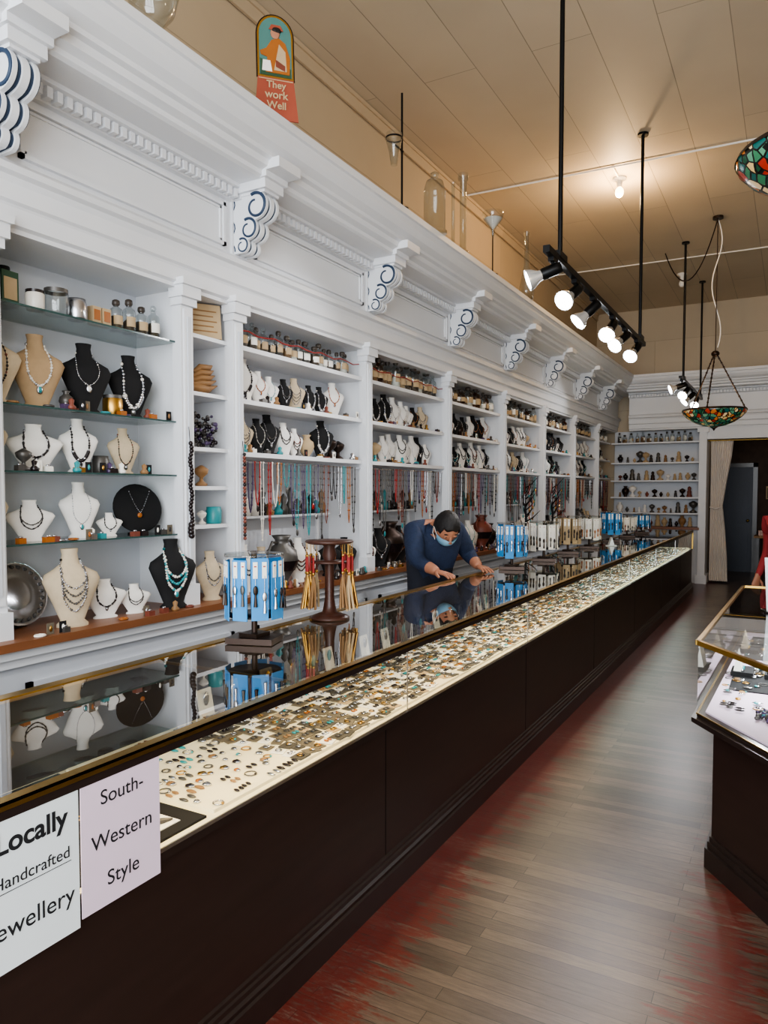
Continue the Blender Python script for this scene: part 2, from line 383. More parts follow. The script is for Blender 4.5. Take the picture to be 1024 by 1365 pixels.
# ---------------------------------------------------------------- busts
PR=[(0,.20,.13,0),(.035,.20,.13,0),(.08,.15,.09,0),(.3,.24,.11,.0),(.48,.32,.13,0),(.60,.365,.13,-.01),(.68,.33,.12,-.03),(.745,.21,.10,-.05),(.81,.115,.09,-.06),(.93,.095,.085,-.075),(1.0,.11,.09,-.08)]
def pint(z):
    for i in range(len(PR)-1):
        if PR[i][0]<=z<=PR[i+1][0]:
            t=(z-PR[i][0])/(PR[i+1][0]-PR[i][0]); return [PR[i][k]+t*(PR[i+1][k]-PR[i][k]) for k in (1,2,3)]
    return PR[-1][1:]
def bust(body,neck,strands=1,pend=None,zb=.35,br=.016,wy=1.0,chunky=False):
    m=MB()
    rs=[]
    for (z,w,d,xo) in PR: rs.append([(xo+d*math.cos(2*pi*j/20),wy*w*math.sin(2*pi*j/20),z) for j in range(20)])
    m.rings(rs,body)
    for s in range(strands):
        z0=zb+s*.1; n=int(34/(1+s*.15)); mt=neck[s%len(neck)]
        path=[]
        for i in range(n+1):
            t=-1+2*i/n
            y=.115*t+.09*math.sin(pi*t); z=z0+(.86-z0)*abs(t)**1.5
            w,d,xo=pint(z); x=xo+d*math.sqrt(max(0.02,1-(y/w)**2))+br*.6
            path.append((x,y*wy,z))
            q=br*(1 if i%3 else 1.3)
            if chunky and abs(t)<.45: q=br*1.9
            m.ell(path[-1],q,mt if i%5 else neck[-1],6,4)
        m.tube(path,br*.35,neck[0],4)
    if pend:
        w,d,xo=pint(zb-.06); m.ell((xo+d+.01,0,zb-.05),(.02,.042,.062),STEEL if pend!=STEEL else GREYM,10,6); m.ell((xo+d+.02,0,zb-.05),(.02,.028,.044),pend,8,5)
    return m.mesh('necklace_bust')
BW=[bust(VELW,[TURQ,STEEL],1,TURQ,.32,.012),bust(VELW,[DKBEAD,GREYM],2,None,.36,.016),bust(VELW,[STEEL,STEEL],1,TURQ,.26,.009),bust(VELW,[AMBER,RED],1,AMBER,.4,.014),bust(VELW,[GREYM,DKBEAD,TERRA],3,None,.26,.016),
 bust(VELW,[DKBEAD,STEEL],1,DKBEAD,.22,.02,1,True),bust(VELW,[PURP,STEEL],1,STEEL,.4,.018),bust(VELW,[STEEL,GREYM],1,GREYM,.3,.01),bust(VELW,[RED,DKBEAD],1,None,.3,.014)]
BB=[bust(VELB,[PEARL,STEEL],1,STEEL,.28,.012),bust(VELB,[STEEL,GREYM],2,STEEL,.3,.014),bust(VELB,[STEEL,PEARL],1,PEARL,.4,.009),bust(VELB,[PEARL,TURQ],3,TURQ,.26,.018),bust(VELB,[STEEL,PEARL],1,STEEL,.16,.022,1,True),bust(VELB,[AMBER,STEEL],1,None,.35,.014)]
BL=[bust(LINEN,[STEEL,GREYM],2,None,.3,.014),bust(LINEN,[DKBEAD,TERRA],1,STEEL,.2,.014),bust(TANL,[PEARL,STEEL],1,TURQ,.3,.016),bust(LINEN,[STEEL,GREYM,GREYM],4,None,.2,.013)]
LOWW=[bust(VELW,[DKBEAD,STEEL],1,STEEL,.3,.024,1.6),bust(VELW,[DKBEAD,GREYM],2,None,.3,.018,1.6)]
def disc():
    m=MB(); T=Matrix.Rotation(pi/2-.25,4,'Y')
    m.lathe([(.0,-.012),(.46,-.012),(.48,0),(.46,.012),(.0,.012)],VELB,T=TR(-.02,0,.5)@T,seg=28,cap=False)
    m.bx(-.2,.1,-.13,.13,0,.03,VELB); m.bx(-.16,-.12,-.02,.02,.02,.5,VELB)
    for i in range(21):
        t=-1+i/10; m.ell((.06+.05*(1-abs(t)),t*.2,.42+.5*abs(t)**1.3*.8),.010,STEEL,6,4)
    m.ell((.085,0,.37),(.015,.05,.05),AMBER)
    return m.mesh('necklace_disc_display')
DISC=disc()
def putb(mesh,x,y,z,h,rz=-.35,name='necklace_bust'): return place(name,mesh,(x,y,z),rz,h)
SX=-3.07
for (ms,y,h) in ((BL[1],2.0,.34),(BL[2],2.22,.345),(BB[2],2.49,.35),(BB[4],2.77,.335)): putb(ms,SX,y,1.98,h)
for (ms,y,h) in ((BL[1],1.96,.26),(LOWW[0],2.2,.22),(BW[5],2.44,.265),(BL[1],2.72,.24)): putb(ms,SX,y,1.69,h)
for (ms,y,h) in ((BL[0],1.95,.27),(LOWW[1],2.17,.19),(BW[2],2.44,.275),(LOWW[0],2.62,.12)): putb(ms,SX,y,1.37,h)
putb(DISC,SX,2.81,1.37,.28,-.35,'necklace_disc_display')
for (ms,x,y,h) in ((BL[3],-2.92,2.27,.36),(LOWW[0],-2.97,2.50,.19),(LOWW[1],-2.95,2.67,.15),(BB[3],-2.90,2.89,.37),(BL[0],-2.93,3.22,.28)): putb(ms,x,y,.974,h)
m=MB(); T=TR(-3.12,2.12,1.125)@Matrix.Rotation(pi/2-.3,4,'Y'); m.lathe([(.0,0),(.07,.002),(.08,.01),(.09,.006),(.105,.014),(.135,.016),(.14,.022),(.15,.02)],STEEL,T=T,seg=32,cap=False)
for k in range(24): m.ell((.125*math.cos(k*pi/12),.125*math.sin(k*pi/12),.02),.009,GREYM,6,4,T)
m.bx(-3.16,-3.1,2.08,2.16,.974,1.0,BLACKM); m.obj('silver_tray')
def vase(name,loc,h,mat,kind=0,mat2=None):
    m=MB()
    if kind==0: p=[(.0,0),(.16,0),(.17,.04),(.12,.08),(.26,.3),(.34,.5),(.3,.7),(.14,.82),(.13,.9),(.2,1.0),(.17,1.0),(.1,.9)]
    elif kind==1: p=[(0,0),(.25,0),(.3,.1),(.1,.25),(.08,.4),(.3,.6),(.35,.8),(.3,.85),(.05,1.0),(0,1)]
    elif kind==3: p=[(0,0),(.22,0),(.25,.1),(.18,.3),(.2,.5),(.12,.62),(.16,.75),(.14,.9),(0,1)]
    else: p=[(0,0),(.4,0),(.45,.1),(.46,.8),(.42,.85),(.42,1),(.0,1)]
    m.lathe([(r*h,z*h) for r,z in p],mat,seg=18,cap=False)
    if mat2: m.lathe([((p[4][0]+.015)*h,p[4][1]*h),((p[5][0]+.015)*h,p[5][1]*h)],mat2,seg=18,cap=False)
    if kind==0 and name=='handled_urn':
        for s in (-1,1): m.tube([(0,s*.13*h,.85*h),(0,s*.3*h,.88*h),(0,s*.4*h,.72*h),(0,s*.32*h,.55*h)],.03*h,mat)
    return place(name,m.mesh(name),loc)
vase('small_vase',(-2.98,2.08,1.69),.1,GREYM,1); vase('brass_pot',(-3.05,2.635,1.98),.11,GOLD,2,GREYM); vase('brass_pot',(-3.05,2.36,1.98),.10,GREYM,0); vase('small_vase',(-3.08,2.58,1.69),.09,GREYM,2)
vase('candle_jar',(-2.99,2.16,2.41),.09,PEARL,2,DKBEAD); vase('candle_jar',(-2.99,2.27,2.41),.12,JARG,2,GREYM); vase('candle_jar',(-2.99,2.38,2.41),.1,STEEL,2)
m=MB(); m.bc(0,0,.08,.09,.09,.16,GREEN); m.lathe([(.03,.16),(.03,.18),(.028,.185)],BLACKM); m.bc(.046,0,.08,.002,.07,.1,CARDT); TM=m.mesh('storage_tin'); place('storage_tin',TM,(-3.05,1.93,2.41),0,1.15); place('storage_tin',TM,(-3.05,2.05,2.41),.1,.95)
for yy in (2.49,2.55): 
    m=MB(); m.bc(0,0,.045,.04,.05,.09,CARDT); m.bc(.021,0,.05,.003,.035,.05,AMBER); place('small_box',m.mesh('small_box'),(-3.0,yy,2.41))
def jar(m,x,y,z,h,r,k):
    g=JARG if k!=1 else JARA
    p=[(.0,0),(r,0),(r,.62*h),(r*.85,.70*h),(r*.42,.76*h),(r*.42,.84*h),(r*.6,.85*h)]
    m.lathe(p,g,(x,y,z),12,cap=False)
    m.lathe([(0,.006),(r*.9,.006),(r*.9,(.3+.3*random.random())*h),(0,(.5)*h)],random.choice([JARD,JARD,WOODC,GREYM,CARDT]) if k!=2 else CARDW,(x,y,z),10,cap=False)
    if k==3: m.ell((x,y,z+.93*h),r*.5,JARG,8,6)
    else: m.lathe([(r*.4,.8*h),(r*.6,.86*h),(r*.55,.97*h),(r*.3,h)],CORK,(x,y,z),10)
    a0=-.3; n=6
    vs=[];fs=[]
    for i in range(n+1):
        a=a0-.75+1.5*i/n
        for zz in (.2*h,.48*h): vs.append((x+(r+.001)*math.cos(a),y+(r+.001)*math.sin(a),z+zz))
    for i in range(n): fs.append((2*i,2*i+2,2*i+3,2*i+1))
    m.add(vs,fs,random.choice([CARDW,CARDT,CARDT]),True)
m=MB()
for i in range(4): jar(m,-3.02,2.64+.083*i,2.41,.16+.02*(i%2),.034,0 if i<3 else 3)
m.obj('apothecary_jars')
def clutter(m,y0,y1,z,n,x0=-3.0,x1=-2.94):
    for k in range(n):
        x,y=R(x0,x1),R(y0,y1); q=random.random()
        mt=random.choice([GREYM,STEEL,TERRA,DKBEAD,WOODC,AMBER,GOLD,CARDW,GREYM,PURP,TURQ])
        if q<.3: m.lathe([(0,0),(.018,0),(.022,.012),(.01,.025),(.014,.045),(0,.055)],mt,(x,y,z),8,cap=False)
        elif q<.55: m.bc(x,y,z+.012,.03,R(.03,.05),.024,mt,None); m.ell((x,y,z+.028),(.008,.012,.006),STEEL,6,4)
        elif q<.8:
            nn=12; m.tube([(x+.018*math.cos(2*pi*i/nn),y+.022*math.sin(2*pi*i/nn),z+.006) for i in range(nn+1)],.005,mt,5)
        else: m.bc(x,y,z+.025,.004,.035,.05,random.choice([CARDW,CARDG,VELB])); m.ell((x+.003,y,z+.025),(.004,.008,.014),mt,6,4)
m=MB()
for z in (1.98,1.69,1.37): clutter(m,1.95,2.93,z,14,-2.97,-2.94)
clutter(m,2.0,3.0,.974,10,-2.85,-2.82)
m.obj('jewelry_clutter')
BY=PY[3:]+[13.8]
for i in range(len(BY)-1):
    y0,y1=BY[i]+.07,BY[i+1]-.07
    m=MB(); y=y0
    while y<y1-.03:
        r=R(.026,.040) if i==0 else R(.03,.055); h=R(.14,.18) if i==0 else R(.14,.24)
        if i==1: h=R(.18,.25); r=R(.035,.06)
        y+=r+.006
        if y+r>y1: break
        jar(m,-3.0+R(-.02,.02),y,2.48,h,r,random.choice([0,0,0,2,3,0,1] if i!=2 else [1,1,0,2])); y+=r+.004
    if i<2: m.tube([(-2.935,y0+j*(y1-y0)/16,2.57+.010*math.sin(j*2)) for j in range(17)],.0045,RED,5)
    m.obj('apothecary_jars')
    cl=MB()
    for z in (2.16,1.84):
        clutter(cl,y0,y1,z,16,-2.97,-2.935)
        y=y0+.07
        while y<y1-.04:
            k=random.random(); h=R(.20,.29); x=-3.07+R(-.03,.01)
            if k<.48: putb(random.choice(BW),x,y,z,h,R(-.6,-.1))
            elif k<.84: putb(random.choice(BB),x,y,z,h,R(-.6,-.1))
            elif k<.91: putb(random.choice(BL),x,y,z,h,R(-.6,-.1))
            else: vase(random.choice(['handled_urn','small_vase']),(x,y,z),h*.7,random.choice([GREYM,TERRA,BRONZE,CARDT]),random.choice([0,1]))
            y+=R(.125,.165)
    clutter(cl,y0,y1,.974,26,-2.87,-2.82)
    cl.obj('jewelry_clutter')
    m=MB(); y=y0+.02
    while y<y1-.02:
        mt=random.choice([RED,TURQ,DKBEAD,DKBEAD,AMBER,STEEL,GREYM,PURP,PEARL,TERRA,DKBEAD,GREYM,TERRA]); Ln=R(.16,.52); w=R(.010,.03)
        n=int(Ln/.022); pts=[]
        for j in range(2*n+1):
            t=-1+j/n; pts.append((-2.937,y+w*(1 if t>0 else -1)*min(1,math.sqrt(abs(t)*1.6)),1.782-Ln+Ln*abs(t)))
        m.tube(pts,R(.0025,.0045),mt,5)
        for q in pts[::2]: m.ell(q,R(.004,.0085),mt,6,4)
        if random.random()<.55: m.ell((-2.935,y,1.782-Ln-.015),(.006,.014,.024),random.choice([TURQ,STEEL,RED,DKBEAD,GREYM]),8,5)
        y+=R(.038,.08)
    m.obj('hanging_necklaces')
    y=y0+.08; 
    while y<y1-.06:
        k=random.random(); x=-2.98+R(-.05,.01); h=R(.24,.34)
        if abs(y-8.75)<.22 or abs(y-9.9)<.22: y+=.1; continue
        if k<.4: putb(random.choice(BW),x,y,.974,h,R(-.6,-.1))
        elif k<.62: putb(random.choice(BB),x,y,.974,h,R(-.6,-.1))
        elif k<.72: putb(random.choice(BL),x,y,.974,h,R(-.6,-.1))
        else: vase('handled_urn',(x,y,.974),h*1.1,random.choice([TERRA,BRONZE,GREYM,WOODC]),0,DKBEAD)
        y+=R(.17,.23)
    m=MB()
    m.bx(-3.22,-3.14,y0+.1,y1-.1,1.42,1.435,WHITE); 
    q=y0+.14
    while q<y1-.14:
        hh=R(.07,.2); m.lathe([(0,0),(.03,0),(.035,.3*hh),(.016,.5*hh),(.026,.8*hh),(0,hh)],random.choice([TERRA,GREYM,TURQ,WOODC,DKBEAD,DKBEAD,GREYM,PEARL]),(-3.18,q,1.435),10,cap=False); q+=R(.06,.10)
    for sp in (y0+.2,y1-.2): m.bx(-3.20,-3.18,sp-.01,sp+.01,.974,1.42,WHITE)
    m.obj('figurine_shelf')
# niche objects
m=MB(); T=TR(-2.99,3.22,2.48)@RZ(-.5)@Matrix.Rotation(-.15,4,'Y')
m.bx(-.015,.015,-.12,.12,.0,.2,CARDT,T)
for k in range(5): m.bx(.015,.017,-.095,.095-.02*(k%2),.035+.03*k,.042+.03*k,WOODC,T)
m.obj('wooden_plaque',None,(-2.99,3.22,2.48))
m=MB()
for k in range(5):
    m.tube([(0,-.1+.01*k,.02+.025*k),(.02,-.03,.03+.03*k),(.025,.04,.035+.03*k),(.01,.12-.01*k,.06+.028*k)],[.012,.018,.016,.004],WOODC,8)
m.ell((0,-.02,.03),(.05,.1,.03),WOODC); place('carved_bird',m.mesh('carved_bird'),(-2.99,3.22,2.16))
m=MB()
for k in range(120): m.ell((R(-.04,.04),R(-.1,.1),.012+abs(R(0,.18))),R(.009,.015),random.choice([DKBEAD,PURP,GREYM,DKBEAD]),6,4)
place('bead_pile',m.mesh('bead_pile'),(-2.99,3.22,1.85))
vase('small_vase',(-2.98,3.2,1.63),.12,WOODC,1); vase('small_vase',(-2.98,3.3,1.41),.1,TURQ,2); vase('small_vase',(-2.98,3.2,1.41),.08,PEARL,1)
m=MB()
for k in range(26): m.ell((-2.853,2.985+.006*math.sin(k),1.86-.02*k),.013 if k<22 else .018,DKBEAD,8,5)
m.tube([(-2.866,2.985,1.95),(-2.858,2.985,1.86)],.002,BLACKM); m.obj('bead_strand')
m=MB()
for k in range(26): m.ell((-2.853,3.43,1.82-.02*k),.011,TERRA if k%3 else DKBEAD,8,5)
m.tube([(-2.866,3.43,1.9),(-2.858,3.43,1.82)],.002,BLACKM); m.obj('bead_strand')
# end wall shelf contents
m=MB(); x=-2.8
while x<-1.5:
    r=R(.03,.045); jar(m,x,13.97,2.48,R(.15,.2),r,random.choice([0,0,3,2])); x+=2*r+.03
m.obj('apothecary_jars')
for z in (2.12,1.8,1.5,1.22,.974):
    x=-2.78
    while x<-1.5:
        vase('figurine',(x,13.98,z),R(.08,.22),random.choice([TERRA,GREYM,BRONZE,WOODC,GREYM,VELW,DKBEAD,CARDT]),random.choice([0,1,3,3]))
        x+=R(.09,.14)
def tree():
    m=MB(); m.lathe([(0,0),(.1,0),(.09,.02),(.02,.04),(0,.05)],BLACKM,cap=False)
    m.tube([(0,0,.02),(.01,.01,.3),(-.01,0,.6),(0,.02,.75)],[.016,.014,.01,.004],BLACKM,8)
    for k in range(13):
        a=R(-1.2,1.2); z=.25+.035*k; l=R(.12,.2)
        if k%2: a=pi/2+R(-.3,0) if k%4==1 else -pi/2+R(0,.3)
        m.tube([(0,0,z),(l*.5*math.cos(a),l*.5*math.sin(a),z+.05),(l*math.cos(a),l*math.sin(a),z+.14)],[.009,.007,.003],BLACKM,6)
        e=(l*.8*math.cos(a),l*.8*math.sin(a),z+.1)
        m.tube([e,(e[0],e[1],e[2]-.12)],.003,random.choice([RED,STEEL,TURQ])); m.ell((e[0],e[1],e[2]-.13),(.01,.01,.02),random.choice([RED,TURQ,GOLD,DKBEAD]))
    return m.mesh('jewelry_tree')
TREE=tree()
# ---------------------------------------------------------------- long counter
cnt=empty('display_counter')
CT=.977
b=MB()
b.bx(-2.08,-1.38,-.6,12.6,0,.68,DARK)
b.bx(-2.08,-1.352,-.62,12.62,0,.085,DARK2); b.prism([(-1.352,.085),(-1.352,.092),(-1.360,.098),(-1.358,.112),(-1.366,.120),(-1.366,.135),(-1.373,.140),(-1.373,.152),(-1.38,.158),(-1.4,.158),(-1.4,.085)],-.62,12.62,DARK2)
b.bx(-1.385,-1.369,-.6,12.6,.668,.69,DARK2)
y=.75
while y<12.5:
    b.bx(-1.381,-1.3785,y-.002,y+.002,.16,.668,BLACKM); y+=1.75
b.bx(-2.09,-2.06,-.6,12.6,.68,CT-.006,DARK2); b.bx(-2.06,-1.38,12.58,12.6,.68,CT-.006,DARK2)
b.obj('body',cnt)
b=MB()
b.bx(-1.392,-1.360,-.6,12.6,CT-.004,CT+.002,BRASS); b.bx(-1.364,-1.360,-.6,12.6,CT-.014,CT+.002,BRASS)
b.bx(-1.40,-1.363,-.6,12.6,CT-.034,CT-.006,DARK2)
b.bx(-2.095,-2.05,-.6,12.6,CT-.012,CT+.003,BRASS)
for y in (-.6,1.95,5.0,8.0,12.58): b.bx(-2.06,-1.39,y,y+.012,CT-.01,CT-.002,BRASS)
b.bx(-1.38,-1.362,12.585,12.605,.69,CT,BRASS)
b.obj('brass_frame',cnt)
b=MB(); b.add([(-2.06,-.6,CT),(-1.39,-.6,CT),(-1.39,12.6,CT),(-2.06,12.6,CT)],[(0,1,2,3)],GLASS); b.obj('glass_top',cnt)
b=MB(); b.add([(-1.372,-.6,.69),(-1.372,12.6,.69),(-1.372,12.6,CT-.02),(-1.372,-.6,CT-.02)],[(0,1,2,3)],GLASSF)
for y in (2.67,4.25,5.85,7.4,9.0,10.6): b.bx(-1.374,-1.369,y-.0015,y+.0015,.69,CT-.034,STEEL)
b.obj('glass_front',cnt)
b=MB(); b.bx(-2.06,-1.39,-.6,12.58,.68,.69,CREAM)
b.bx(-2.04,-1.41,.75,1.52,.69,.697,VELB)
yy=1.55
while yy<12.4:
    b.bx(-2.04,-1.41,yy,yy+.86,.69,.700,CREAM); yy+=.88
b.obj('cloth_pads',cnt)
def trinket(m,x,y,z,k,s=1):
    mt=random.choice([STEEL,STEEL,GOLD,DKBEAD,AMBER,GREYM,GREYM,GREYM,DKBEAD,WOODC,STEEL,GREYM,TURQ])
    if k==0:
        m.ell((x,y,z+.004),(.006*s,.008*s,.004),mt,6,4); m.ell((x+.004,y,z+.004),(.010*s,.006*s,.003),STEEL,6,4)
    elif k==1:
        n=9; m.tube([(x+.009*s*math.cos(2*pi*i/n),y+.009*s*math.sin(2*pi*i/n),z+.003) for i in range(n+1)],.0022,random.choice([STEEL,GOLD,GREYM]),4); m.ell((x+.009*s,y,z+.005),(.005,.005,.004),mt,6,4)
    else:
        for q in (-.008,.008): m.ell((x,y+q*s,z+.004),(.010*s,.004*s,.004),mt,6,4)
m=MB()
y=1.58
while y<12.35:
    near=y<1.98
    x=-1.44
    while x>-2.03:
        if near:
            if random.random()<.85: trinket(m,x+R(-.015,.015),y+R(-.015,.015),.70,random.choice([0,1,2]),R(1.2,2.2))
            x-=.05
        else:
            if random.random()<.95:
                T=TR(x+R(-.010,.010),y+R(-.012,.012),.7003+R(0,.002))@RZ(R(-.4,.4)); mt=random.choice([CARDG,CARDG,CARDG2,CARDW,CARDT,CARDW,CARDG,CARDG2])
                sx,sy=R(.018,.026),R(.020,.031)
                m.bx(-sx,sx,-sy,sy,0,.003,mt,T)
                p=T@Vector((0,0,.003)); trinket(m,p.x,p.y,p.z,random.choice([0,2,2,1]),1.2)
            x-=.050
    y+=.055
for k in range(14): trinket(m,R(-1.98,-1.45),R(.95,1.34),.697,random.choice([0,1]),R(1.3,2.2))
m.bx(-1.53,-1.45,1.37,1.46,.697,.699,CARDW); m.tube([(-1.51,1.39,.702),(-1.48,1.42,.704),(-1.47,1.45,.702)],[.003,.009,.003],GREYM,6)
m.tube([(-1.62,1.42,.70),(-1.58,1.44,.702),(-1.6,1.47,.70)],[.004,.008,.004],STEEL,6); m.ell((-1.68,1.38,.702),(.02,.02,.004),GOLD)
m.obj('jewelry_assortment')
m=MB(); y=2.2
while y<12.2:
    T=TR(-2.03,y,.7)@Matrix.Rotation(-.2,4,'Y'); m.bx(-.003,.003,-.04,.04,.0,.11,random.choice([CARDW,VELB,CARDG,CARDG]),T); p=T@Vector((.008,0,.07)); m.ell(p,(.006,.018,.03),random.choice([STEEL,TURQ,GOLD,GREYM]),8,5); y+=R(.14,.24)
m.obj('pendant_cards')
def text(s,y,z,size,mat=INK,x=-1.3635,par=None,off=0.0,rot=(pi/2,0,pi/2)):
    cu=bpy.data.curves.new('lettering','FONT'); cu.body=s; cu.size=size; cu.align_x='CENTER'; cu.extrude=.0003; cu.offset=off
    cu.materials.append(mat); o=bpy.data.objects.new('lettering',cu); bpy.context.scene.collection.objects.link(o)
    o.location=(x,y,z); o.rotation_euler=rot
    if par: o.parent=par
    return o
s1=empty('paper_sign'); b=MB(); b.bx(-1.3665,-1.3645,.832,1.066,.63,.944,PAPER); b.obj('sheet',s1)
text('Locally',.953,.875,.060,par=s1,off=.0014); text('Handcrafted',.953,.803,.036,par=s1); text('Jewellery',.953,.700,.054,par=s1)
b=MB(); b.bx(-1.364,-1.3635,.865,1.045,.793,.7945,INK); b.obj('underline',s1)
s2=empty('paper_sign'); b=MB(); b.bx(-1.3665,-1.3645,1.072,1.304,.645,.944,PINK); b.obj('sheet',s2)
text('South-',1.188,.885,.048,par=s2); text('Western',1.188,.785,.050,par=s2); text('Style',1.188,.690,.050,par=s2)
def area(name,loc,rot,sx,sy,power,col):
    l=bpy.data.lights.new(name,'AREA'); l.shape='RECTANGLE'; l.size=sx; l.size_y=sy; l.energy=power; l.color=col
    o=bpy.data.objects.new(name,l); bpy.context.scene.collection.objects.link(o); o.location=loc; o.rotation_euler=rot; return o
for (ya,yb,col,w) in ((-.4,3.4,(1,.76,.42),9),(3.5,6.4,(1,.87,.60),10.5),(6.5,9.4,(.86,1,.92),13),(9.5,12.5,(.86,1,.95),13)):
    o=area('case_strip_light',(-1.425,(ya+yb)/2,CT-.038),(0,.45,0),.02,yb-ya,w*(yb-ya)/3,col)
# ---------------------------------------------------------------- countertop displays
def spinner(name,loc,cm,h=.37,r=.11,rz=0,w=.075,wb=True,item=STEEL):
    m=MB()
    m.bc(0,0,.012,.2,.14,.024,BRONZE,RZ(.3)); m.bc(0,0,.03,.09,.09,.02,BRONZE)
    m.lathe([(.012,.03),(.012,h)],BRONZE,seg=10)
    m.lathe([(0,h-.02),(r,h-.02),(r,h-.008),(.02,h),(0,h)],JARG,seg=20,cap=False); m.lathe([(.005,.11),(r*.9,.11),(r*.9,.118),(.005,.118)],BLACKM,seg=20)
    n=9
    for k in range(n):
        T=RZ(2*pi*k/n)@TR(r,0,0)@RZ(R(-.25,.25))@TR(-r,0,0)
        zt=h-.03+R(-.01,.01)
        m.bx(r-.006,r-.002,-w/2*.9,w/2*.9,.1+R(-.01,.01),zt,cm,T)
        for q in (-.018,.018):
            m.bx(r-.0015,r+.001,q-.009,q+.009,h-.10,h-.035,CARDW,T); 
            z=h-.13-R(0,.03); it=random.choice([item,GREYM,item,DKBEAD,BRONZE])
            m.tube([(r+.004,q,h-.09),(r+.005,q,z)],.0015,STEEL,4,T); m.ell((r+.006,q,z-.015),(.004,.010,.020),it,8,5,T)
            m.tube([(r+.004,q,z-.03),(r+.004,q,z-.08)],[.004,.008],it,6,T)
            m.bx(r-.001,r+.0015,q-.005,q+.005,h-.055,h-.05,RED,T)
    return place(name,m.mesh(name),loc,rz)
spinner('earring_spinner_rack',(-1.93,2.375,CT+.003),CARDB,.375,.12)
spinner('earring_spinner_rack',(-1.95,5.62,CT+.003),CARDB,.38,.12)
spinner('earring_spinner_rack',(-1.93,6.42,CT+.003),CARDW,.36,.13,item=VELB)
spinner('earring_spinner_rack',(-1.95,7.3,CT+.003),CARDT,.38,.12,item=DKBEAD)
spinner('earring_spinner_rack',(-1.93,8.1,CT+.003),CARDW,.36,.12,item=AMBER)
spinner('earring_spinner_rack',(-1.95,9.3,CT+.003),CARDB,.38,.13)
spinner('earring_spinner_rack',(-1.95,10.3,CT+.003),CARDW,.3,.12,item=TERRA)
spinner('earring_spinner_rack',(-1.93,11.3,CT+.003),CARDB,.3,.12)
STANDW=M('red_brown_stand_wood',c(70,42,34),.35,var=.3)
def tassel_stand():
    m=MB(); h=.37
    m.lathe([(0,0),(.095,0),(.095,.008),(.06,.022),(.035,.03),(.028,.06),(.022,.1),(.022,.26),(.034,.30),(.026,.335),(.04,h-.012)],STANDW,seg=18)
    m.lathe([(0,h-.018),(.10,h-.018),(.115,h-.010),(.11,h-.002),(.0,h+.004)],STANDW,seg=26,cap=False)
    m.lathe([(.02,.255),(.085,.262),(.09,.268),(.02,.275)],STANDW,seg=22,cap=False)
    for ctr in (.48,.48+pi):
      for k in range(7):
        a=ctr+(k-3)*.24; rr=.108 if k%2 else .09; x,y=rr*math.cos(a),rr*math.sin(a); z=h-.02-R(0,.012)
        m.tube([(x,y,h-.015),(x,y,z-.05)],.0015,GOLD,4)
        m.ell((x,y,z-.045),.007,GOLD,6,5); m.tube([(x,y,z-.05),(x,y,z-.12)],[.005,.006],random.choice([RED,RED,TERRA]),8); m.ell((x,y,z-.125),.009,GOLD,8,5)
        fm=random.choice([GOLD,WOODC,WOODC,CARDT])
        for s in range(5):
            aa=2*pi*s/5; ex,ey=.017*math.cos(aa),.017*math.sin(aa)
            m.tube([(x,y,z-.13),(x+ex*.5,y+ey*.5,z-.19),(x*1.08+ex,y*1.08+ey,z-.30+R(0,.02))],[.004,.006,.006],fm,5)
    return m.mesh('tassel_earring_stand')
TS=tassel_stand(); place('tassel_earring_stand',TS,(-1.97,3.0,CT+.003),0,1.04)
for (x,y) in ((-3.0,8.75),(-3.0,9.9)): place('jewelry_tree',TREE,(x+.13,y,.974),0,1.0)
m=MB(); m.bx(-.06,.06,-.04,.04,0,.004,PAPER); m.prism([(-.03,.004),(.03,.004),(0,.1)],-.05,.05,PAPER); place('tent_card',m.mesh('tent_card'),(-1.8,8.6,CT+.003),.4)
# ---------------------------------------------------------------- right counter
rc=empty('display_counter')
P=[(-.33,3.31),(.08,2.74),(.95,2.74),(.95,5.4),(-.27,5.4)]
def off(P,d):
    cx=sum(p[0] for p in P)/len(P); cy=sum(p[1] for p in P)/len(P)
    return [(p[0]+d*(1 if p[0]>cx else -1),p[1]+d*(1 if p[1]>cy else -1)) for p in P]
b=MB(); b.prism(off(P,-.06),0,.62,DARK,'z'); b.prism(off(P,-.035),0,.085,DARK2,'z'); b.prism(off(P,-.045),.085,.11,DARK2,'z'); b.prism(off(P,-.052),.11,.13,DARK2,'z'); b.prism(off(P,.02),.635,.655,DARK2,'z'); b.prism(off(P,-.01),.62,.635,DARK2,'z'); b.prism(off(P,.0),.655,.665,DARK2,'z')
b.obj('body',rc)
b=MB()
for i in range(5):
    p,q=P[i],P[(i+1)%5]; b.beam((p[0],p[1],CT-.009),(q[0],q[1],CT-.009),.018,.020,BRASS)
    b.beam((p[0],p[1],.668),(q[0],q[1],.668),.006,.006,BRASS)
b.obj('brass_frame',rc)
b=MB(); b.add([(p[0],p[1],CT-.006) for p in P],[(0,1,2,3,4)],GLASS)
for i in range(5):
    p,q=P[i],P[(i+1)%5]; b.add([(p[0],p[1],.665),(q[0],q[1],.665),(q[0],q[1],CT-.02),(p[0],p[1],CT-.02)],[(0,1,2,3)],GLASSF)
b.obj('glass_panes',rc)
PD=off(P,-.03)
b=MB(); b.prism(PD,.665,.672,PINK,'z')
b.prism([(-.05,3.25),(.06,3.08),(.4,3.08),(.4,3.6),(-.05,3.6)],.672,.678,CARDW,'z'); b.prism([(-.24,3.75),(.4,3.75),(.4,4.3),(-.24,4.3)],.672,.678,VELB,'z'); b.prism([(-.22,4.5),(.4,4.5),(.4,5.2),(-.2,5.2)],.672,.678,VELB,'z'); b.obj('cloth_pads',rc)
b=MB()
for k in range(260):
    x,y=R(-.26,.5),R(3.4,5.2)
    trinket(b,x,y,.679,random.choice([0,1,2]),R(1.2,2.6))
